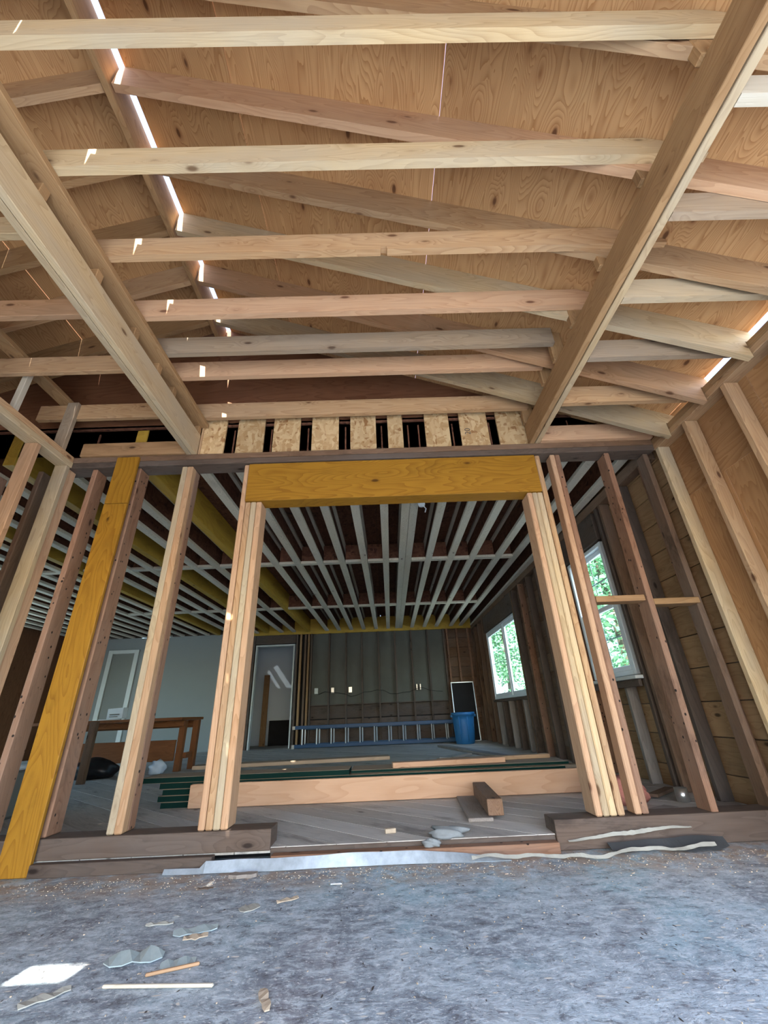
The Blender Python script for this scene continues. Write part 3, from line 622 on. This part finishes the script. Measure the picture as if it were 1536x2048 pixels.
# workbench
t = thing('workbench', (-3.4, 4.0, .07), 'brown wooden workbench by the grey wall with papers on it', 'workbench')
box('top', (-5.0, 3.55, .70), (-2.75, 4.28, .735), 'bench_wood', t)
box('apron', (-4.9, 3.86, .62), (-2.85, 3.90, .698), 'bench_wood', t); box('apron', (-4.9, 4.22, .60), (-2.80, 4.26, .698), 'bench_wood', t)
box('shelf_board', (-4.7, 3.86, .20), (-2.93, 3.895, .455), 'bench_wood', t); box('stretcher', (-2.86, 3.96, .22), (-2.80, 4.16, .29), 'bench_wood', t)
for x, y in ((-2.925, 3.9), (-2.85, 4.17), (-4.9, 3.9), (-4.9, 4.17)): box('leg', (x, y, .07), (x+.08, y+.08, .698), 'bench_wood', t)
tag(box('saw_horse_leg', (-3.60, 2.94, .07), (-3.52, 3.0, .72), 'old_brown'), 'dark timber leg standing on the floor in front of the workbench', 'post', None, 'thing')
t = thing('paper_box', (-3.86, 3.9, .735), 'small white box with grey print on the workbench', 'box')
board('panel', (-3.98, 3.93, .815), (-3.74, 3.90, .825), .14, .10, 'white_box', t)
box('flap', (-4.05, 3.80, .736), (-3.74, 3.84, .75), 'white_box', t)
box('print', (-3.93, 3.842, .80), (-3.79, 3.852, .815), 'door_grey', t); box('print', (-3.93, 3.842, .775), (-3.81, 3.852, .785), 'door_grey', t)
bm = bmesh.new(); lathe(bm, [(.02, .736), (.028, .74), (.028, .83), (.012, .86), (.012, .90), (.0, .90)], 12, -3.30, 3.8); tag(mesh_obj('bottle', bm, 'white_box', smooth=True), 'small white bottle on the workbench behind the doubled stud', 'bottle', None, 'thing')
def blob(name, c, r, mat, seed, amp=.35, sub=3):
    rr = random.Random(seed); bm = bmesh.new(); bmesh.ops.create_icosphere(bm, subdivisions=sub, radius=1)
    ph = [(rr.uniform(2, 7), rr.uniform(2, 7), rr.uniform(2, 7), rr.uniform(0, 6)) for _ in range(6)]
    for v in bm.verts:
        n = sum(math.sin(a*v.co.x+b*v.co.y+cc*v.co.z+d) for a, b, cc, d in ph)/6
        v.co *= 1+amp*n
        v.co = Vector((v.co.x*r[0], v.co.y*r[1], max(v.co.z, -.75)*r[2]))
    zmin = min(v.co.z for v in bm.verts)
    return mesh_obj(name, bm, mat, None, Matrix.Translation((c[0], c[1], c[2]-zmin)), smooth=True)
tag(blob('bag', (-3.75, 3.5, .072), (.30, .22, .13), 'black_bag', 3), 'black rubbish bag lying under the workbench', 'bag', None, 'thing')
tag(blob('plastic_bag', (-3.02, 3.65, .072), (.10, .09, .09), 'clear_bag', 5, .5), 'crumpled pale plastic bag by the workbench leg', 'bag', None, 'thing')
t = thing('storage_tub', (-3.1, 1.1, .07), 'grey storage tub with white lid behind the left studs', 'tub')
box('body', (-3.45, .9, .071), (-2.83, 1.4, .39), 'door_grey', t, bev=.02); box('lid', (-3.48, .88, .391), (-2.79, 1.42, .425), 'white_box', t, bev=.01)
# lumber stack
G = 'boards stacked on the floor behind the doorway'
def stackboard(lab, x0, x1, y0, y1, za, zb, mat='composite', edge='green_edge', skew=0.0):
    bm = bmesh.new(); hx, hy, hz = (x1-x0)/2, (y1-y0)/2, (zb-za)/2
    bm_box(bm, (-hx, -hy, -hz), (hx, hy, hz), .002)
    me_obj = mesh_obj('plank', bm, [mat, edge], None, Matrix.Translation(((x0+x1)/2, (y0+y1)/2, (za+zb)/2)) @ Matrix.Rotation(skew, 4, 'Z'))
    for p in me_obj.data.polygons:
        if abs(p.normal.z) < .5: p.material_index = 1
    return tag(me_obj, lab, 'plank', G, 'thing')
n_ = ['lowest', 'second', 'third', 'fourth', 'fifth']
for i in range(4):
    stackboard('dark green edged composite plank, %s layer of the stack' % n_[i], -1.78-.03*(i % 2), 1.45, 1.20, 1.62, .071+i*.043, .112+i*.043)
stackboard('dark green edged composite plank on top of the stack, reaching furthest left', -1.95, -.30, 1.17, 1.45, .245, .283, skew=.0)
stackboard('short green edged composite plank with an angled end on top of the stack', -.29, 1.5, 1.24, 1.58, .245, .268)
tag(board('plank', (-1.75, 1.70, .30), (.03, 1.86, .30), .03, .17, 'composite'), 'grey brown plank lying along the back of the stack', 'plank', G, 'thing')
tag(board('plank', (.05, 1.30, .288), (1.0, 1.38, .288), .038, .10, 'fir_board'), 'short reddish plank lying on top of the stack', 'plank', G, 'thing')
tag(board('plank', (.45, 1.50, .284), (1.45, 1.57, .284), .03, .09, 'pine'), 'tan offcut behind the short reddish plank', 'plank', G, 'thing')
tag(board('plank', (-1.54, 1.155, .153), (1.53, 1.105, .153), .158, .04, 'fir_board'), 'wide pale fir plank standing on edge in front of the stack', 'plank', G, 'thing')
# block and under plank
tag(board('timber_block', (.655, .34, .137), (.70, 1.02, .137), .085, .095, 'old_brown'), 'thick dark square timber block lying by the doorway edge', 'block', None, 'thing')
tag(board('plank', (.555, .32, .081), (.60, 1.05, .081), .02, .15, 'weathered'), 'thin weathered plank lying beside the dark timber block', 'plank', None, 'thing')
# loose boards further back
tag(board('plank', (1.05, 6.2, .09), (1.75, 3.1, .09), .035, .16, 'weathered'), 'long grey plank lying on the floor near the far window', 'plank', None, 'thing')
tag(board('plank', (.8, 3.9, .087), (1.22, 4.4, .087), .03, .15, 'plank_floor'), 'short grey plank lying crosswise near the far window', 'plank', None, 'thing')
tag(board('plank', (1.3, 2.9, .087), (2.1, 2.55, .087), .03, .14, 'pine_grey'), 'pale plank lying on the floor under the near window', 'plank', None, 'thing')
# rubbish in the right corner behind the partition
tag(blob('insulation_scrap', (1.60, .66, .072), (.15, .13, .09), 'insulation', 11, .5), 'pink insulation scrap in the corner behind the partition', 'insulation', None, 'thing')
tag(board('offcut', (1.45, .22, .085), (1.75, .38, .085), .025, .09, 'weathered'), 'grey offcut lying behind the right studs', 'offcut', None, 'thing')
tag(board('offcut', (1.85, .25, .082), (2.15, .42, .082), .02, .12, 'weathered'), 'broad grey offcut in the corner by the right wall', 'offcut', None, 'thing')
tag(board('offcut', (1.85, .75, .09), (2.12, .98, .09), .02, .07, 'old_brown'), 'brown stick lying in the corner beside the grey can', 'offcut', None, 'thing')
bm = bmesh.new(); lathe(bm, [(.035, .072), (.04, .075), (.04, .15), (.036, .15), (.036, .14), (0, .14)], 16, 1.98, .62); tag(mesh_obj('can', bm, 'steel', smooth=True), 'small grey can standing in the right corner', 'can', None, 'thing')
# bare lamp holder hanging from a ceiling joist
t = thing('lamp_holder', (.43, .86, 2.5), 'white broken lamp holder hanging from the doubled joist', 'lamp')
bm = bmesh.new(); lathe(bm, [(.03, 2.47), (.035, 2.49), (.035, 2.53), (.02, 2.545), (0, 2.545)], 12, .43, .86); mesh_obj('base', bm, 'white_box', t, smooth=True)
bm = bmesh.new(); tube(bm, [(.43, .86, 2.48), (.45, .85, 2.46), (.47, .86, 2.44), (.46, .88, 2.41)], .006, 6); mesh_obj('wire', bm, 'white_box', t)

# ------------------------------------------------------------------ flashing, torn paper and scraps on the front floor
def strip(name, tops, bots, mat, parent=None, th_=.003):
    bm = bmesh.new(); n = len(tops)
    vs = [[bm.verts.new(p) for p in row] for row in (tops, bots)]
    for i in range(n-1): bm.faces.new((vs[0][i], vs[0][i+1], vs[1][i+1], vs[1][i]))
    bmesh.ops.recalc_face_normals(bm, faces=bm.faces)
    r = bmesh.ops.solidify(bm, geom=list(bm.faces), thickness=th_)
    return mesh_obj(name, bm, mat, parent)
rr = random.Random(4)
def wob(x, s_): return .5*math.sin(x*5.1+s_)+.3*math.sin(x*11.7+2*s_)+.2*math.sin(x*23+s_*3)
n = 60; xs_ = [-1.12+1.72*i/(n-1) for i in range(n)]
tops = [(x, -.092+.004*wob(x, 1), max(.012, .050+.005*wob(x, 2)-(.028 if x < -.93 else 0)-max(0, x-.15)*.085)) for x in xs_]
bots = [(x, -.112-.012*wob(x*.6, 3)-max(0, x)*.05, .004) for x in xs_]
tag(strip('metal_flashing', tops, bots, 'galvanised'), 'bent strip of galvanised metal flashing along the doorway sill', 'flashing')
n = 40; xs_ = [1.12+.60*i/(n-1) for i in range(n)]
tops = [(x, -.055+.006*wob(x, 2), .030+.012*wob(x, 1)+.02*(x-.95)) for x in xs_]
bots = [(x, -.092+.012*wob(x, 5)-.05*max(0, min(1, (x-1.40)/.1))*max(0, min(1, (1.72-x)/.08)), .012+.006*wob(x, 3)) for x in xs_]
tag(strip('torn_paper_strip', tops, bots, ['tar_paper']), 'torn strip of dark building paper along the right sill', 'building paper')
n = 90; xs_ = [.40+1.22*i/(n-1) for i in range(n)]
def lip(x): return -.152+.034*wob(x*.8, 1.5)+.010*wob(x*2.3, .4)
tops = [(x, lip(x), .030+.013*wob(x*1.3, 4)+.004*wob(x*4, 1)) for x in xs_]
bots = [(x, lip(x)-.010-.008*abs(wob(x*3, 2)), .020+.013*wob(x*1.3, 4)+.003*wob(x*5, 3)) for x in xs_]
tag(strip('torn_flooring_edge', tops, bots, 'torn_paper', None, .002), 'pale torn flooring edge curling up below the right sill', 'flooring scrap')
n = 36; xs_ = [.93+.66*i/(n-1) for i in range(n)]
def tw(i): return .0015+.011*math.sin(math.pi*i/(n-1))*(.6+.4*abs(wob(i*.21, 1)))
tops = [(x, -.028-.006*abs(wob(x*2, 1)), .050+.034*(x-.93)/.66+.006*wob(x*1.7, 2)+tw(i)) for i, x in enumerate(xs_)]
bots = [(x, -.036-.010*abs(wob(x*2, 1)), .050+.034*(x-.93)/.66+.006*wob(x*1.7, 2)-tw(i)*.6) for i, x in enumerate(xs_)]
tag(strip('torn_flooring_edge', tops, bots, 'torn_paper', None, .002), 'pale torn paper sliver stuck on the face of the right sill', 'paper scrap')
tag(board('offcut', (-.02, .16, .083), (.04, .17, .083), .022, .03, 'sawn_chip'), 'tiny tan offcut block on the floor in the doorway', 'offcut', None, 'thing')
tag(blob('mortar_lump', (.32, .05, .066), (.095, .06, .028), 'mortar', 21, .6), 'grey mortar lump on the broken floor edge', 'lump', None, 'thing')
tag(blob('mortar_lump', (.22, -.035, .048), (.05, .022, .02), 'mortar', 22, .4), 'small grey mortar lump below the broken floor edge', 'lump', None, 'thing')
def scrap(name, c, L, W, rot, mat, label, cat, seed, th_=.003, jag=.3, curl=.006, z=.002):
    r_ = random.Random(seed); m = 7; up_, dn2 = [], []
    for i in range(m):
        x = -L/2+L*i/(m-1); hh = W/2*(1 if 0 < i < m-1 else .55)
        up_.append((x+r_.uniform(-jag, jag)*L*.05, hh*(1+r_.uniform(-jag, jag)), th_+abs(math.sin(i*1.1+seed))*curl))
        dn2.append((x+r_.uniform(-jag, jag)*L*.05, -hh*(1+r_.uniform(-jag, jag)), th_+abs(math.cos(i*.9+seed))*curl*.4))
    bm = bmesh.new(); a = [bm.verts.new(p) for p in up_]; b = [bm.verts.new(p) for p in dn2]
    for i in range(m-1): bm.faces.new((a[i], a[i+1], b[i+1], b[i]))
    bmesh.ops.recalc_face_normals(bm, faces=bm.faces); bmesh.ops.solidify(bm, geom=list(bm.faces), thickness=th_)
    return tag(mesh_obj(name, bm, mat, None, Matrix.Translation((c[0], c[1], z)) @ Matrix.Rotation(rot, 4, 'Z')), label, cat, None, 'thing')
tag(board('wood_stick', (-.831, -1.052, .006), (-.508, -1.074, .006), .008, .011, 'pine_white'), 'long thin pale stick lying nearest on the floor', 'stick', None, 'thing')
tag(board('wood_stick', (-.735, -1.005, .006), (-.595, -.952, .006), .008, .012, 'pine'), 'short tan stick touching the torn flooring scraps', 'stick', None, 'thing')
scrap('flooring_scrap', (-.70, -.725), .15, .05, .25, 'paint_flake', 'grey green curled flooring scrap, farthest of the scrap cluster', 'scrap', 1)
scrap('flooring_scrap', (-.68, -.775), .08, .028, .3, 'sawn_chip', 'small tan wood scrap under the curled flooring scrap', 'scrap', 2)
scrap('flooring_scrap', (-.82, -.90), .17, .075, .15, 'paint_flake', 'largest grey green flooring scrap on the floor', 'scrap', 3, curl=.014)
scrap('flooring_scrap', (-.665, -.945), .10, .05, .2, 'paint_flake', 'thin grey scrap partly under the short tan stick', 'scrap', 4)
scrap('flooring_scrap', (-.965, -1.09), .12, .03, .75, 'torn_paper', 'pale sliver near the sunlit patch on the floor', 'scrap', 5)
scrap('flooring_scrap', (-.345, -1.15), .10, .022, -1.2, 'sawn_chip', 'pale tan splinter at the bottom of the picture', 'scrap', 6)
scrap('flooring_scrap', (-.86, -.66), .10, .014, .1, 'torn_paper', 'slim grey splinter beyond the scrap cluster', 'scrap', 7)
scrap('flooring_scrap', (-.42, -.50), .09, .02, .5, 'sawn_chip', 'tan splinter in the middle of the floor left of centre', 'scrap', 8)
scrap('flooring_scrap', (-.24, -.335), .05, .008, .0, 'white_box', 'tiny white sliver on the floor below the flashing', 'scrap', 9, curl=.002)
scrap('wood_scrap', (-.70, -.185), .13, .04, .05, 'weathered', 'grey wood scrap lying in front of the flashing', 'scrap', 10, th_=.014, curl=.003)
scrap('wood_scrap', (-.82, -.33), .07, .012, .1, 'old_dark', 'dark splinter left of centre near the sill', 'scrap', 11)
scrap('flooring_scrap', (-.56, -.55), .08, .05, .5, 'torn_paper', 'faint grey flake in the middle left of the floor', 'scrap', 12, curl=.003)
# sawdust chips swept along the sill and over the floor: nobody could count them
rc = random.Random(12); bm = bmesh.new()
for i in range(1500):
    if i < 1150: x = rc.uniform(-2.2, 2.1); y = -.13-abs(rc.gauss(0, .13))
    else: x = rc.uniform(-1.9, 1.9); y = rc.uniform(-1.5, -.1)
    L = rc.uniform(.001, .0035)*(2.5 if rc.random() < .05 else 1); W = rc.uniform(.0005, .0012); a = rc.uniform(0, 3.14); ca, sa = math.cos(a), math.sin(a); h = rc.uniform(.001, .004)
    v = [bm.verts.new((x+ca*p-sa*q, y+sa*p+ca*q, zz)) for zz in (.0005, h) for p, q in ((-L, -W), (L, -W), (L, W), (-L, W))]
    for f in ((4, 5, 6, 7), (0, 1, 5, 4), (1, 2, 6, 5), (2, 3, 7, 6), (3, 0, 4, 7)): bm.faces.new([v[k_] for k_ in f])
ch = tag(mesh_obj('sawdust', bm, 'sawn_chip'), 'pale wood chips and sawdust scattered over the front floor', 'sawdust'); ch['kind'] = 'stuff'

# ------------------------------------------------------------------ trees outside the right windows
def tree(c, r, hgt, label, seed, nleaf=5500):
    t = thing('tree', c, label, 'tree', 'trees outside the right windows')
    r_ = random.Random(seed); bm = bmesh.new()
    tube(bm, [(c[0], c[1], c[2]), (c[0]+.1, c[1], c[2]+hgt*.4), (c[0], c[1]+.1, c[2]+hgt*.8)], [.18, .13, .05], 8); mesh_obj('trunk', bm, 'bark', t)
    verts, faces = [], []
    cl = [(c[0]+r_.gauss(0, r*.45), c[1]+r_.gauss(0, r*.45), c[2]+hgt*(.12+.85*r_.random())) for _ in range(60)]
    for i in range(nleaf):
        q = cl[r_.randrange(60)]; p = Vector((q[0]+r_.gauss(0, r*.2), q[1]+r_.gauss(0, r*.2), q[2]+r_.gauss(0, r*.2)))
        a = Vector((r_.gauss(0, 1), r_.gauss(0, 1), r_.gauss(0, .6))).normalized(); b = a.cross(Vector((r_.gauss(0, 1), r_.gauss(0, 1), r_.gauss(0, 1)))).normalized()
        s_ = r_.uniform(.05, .11); k_ = len(verts); verts += [p-a*s_, p+b*s_*.5, p+a*s_, p-b*s_*.5]; faces.append((k_, k_+1, k_+2, k_+3))
    me = bpy.data.meshes.new('crown'); me.from_pydata([tuple(v) for v in verts], [], faces); me.materials.append(MATS['leaf'])
    o = bpy.data.objects.new('crown', me); link(o, t); o['kind'] = 'stuff'
tree((5.4, 7.0, -.35), 1.15, 5.6, 'leafy green tree outside the near right window', 1)
tree((8.6, 10.8, -.35), 1.3, 6.0, 'leafy green tree outside, farther back behind the near right window', 2)
tree((4.6, 13.6, -.35), 1.1, 5.4, 'leafy green tree outside the far right window', 3)
tree((7.4, 18.5, -.35), 1.5, 6.5, 'leafy green tree far outside the far right window', 4)
nb = box('neighbour_house', (2.2, 26, -.35), (9, 33, 2.9), 'stucco', bev=0)
tag(nb, 'pale house wall glimpsed outside the far right window', 'house', None, 'thing')
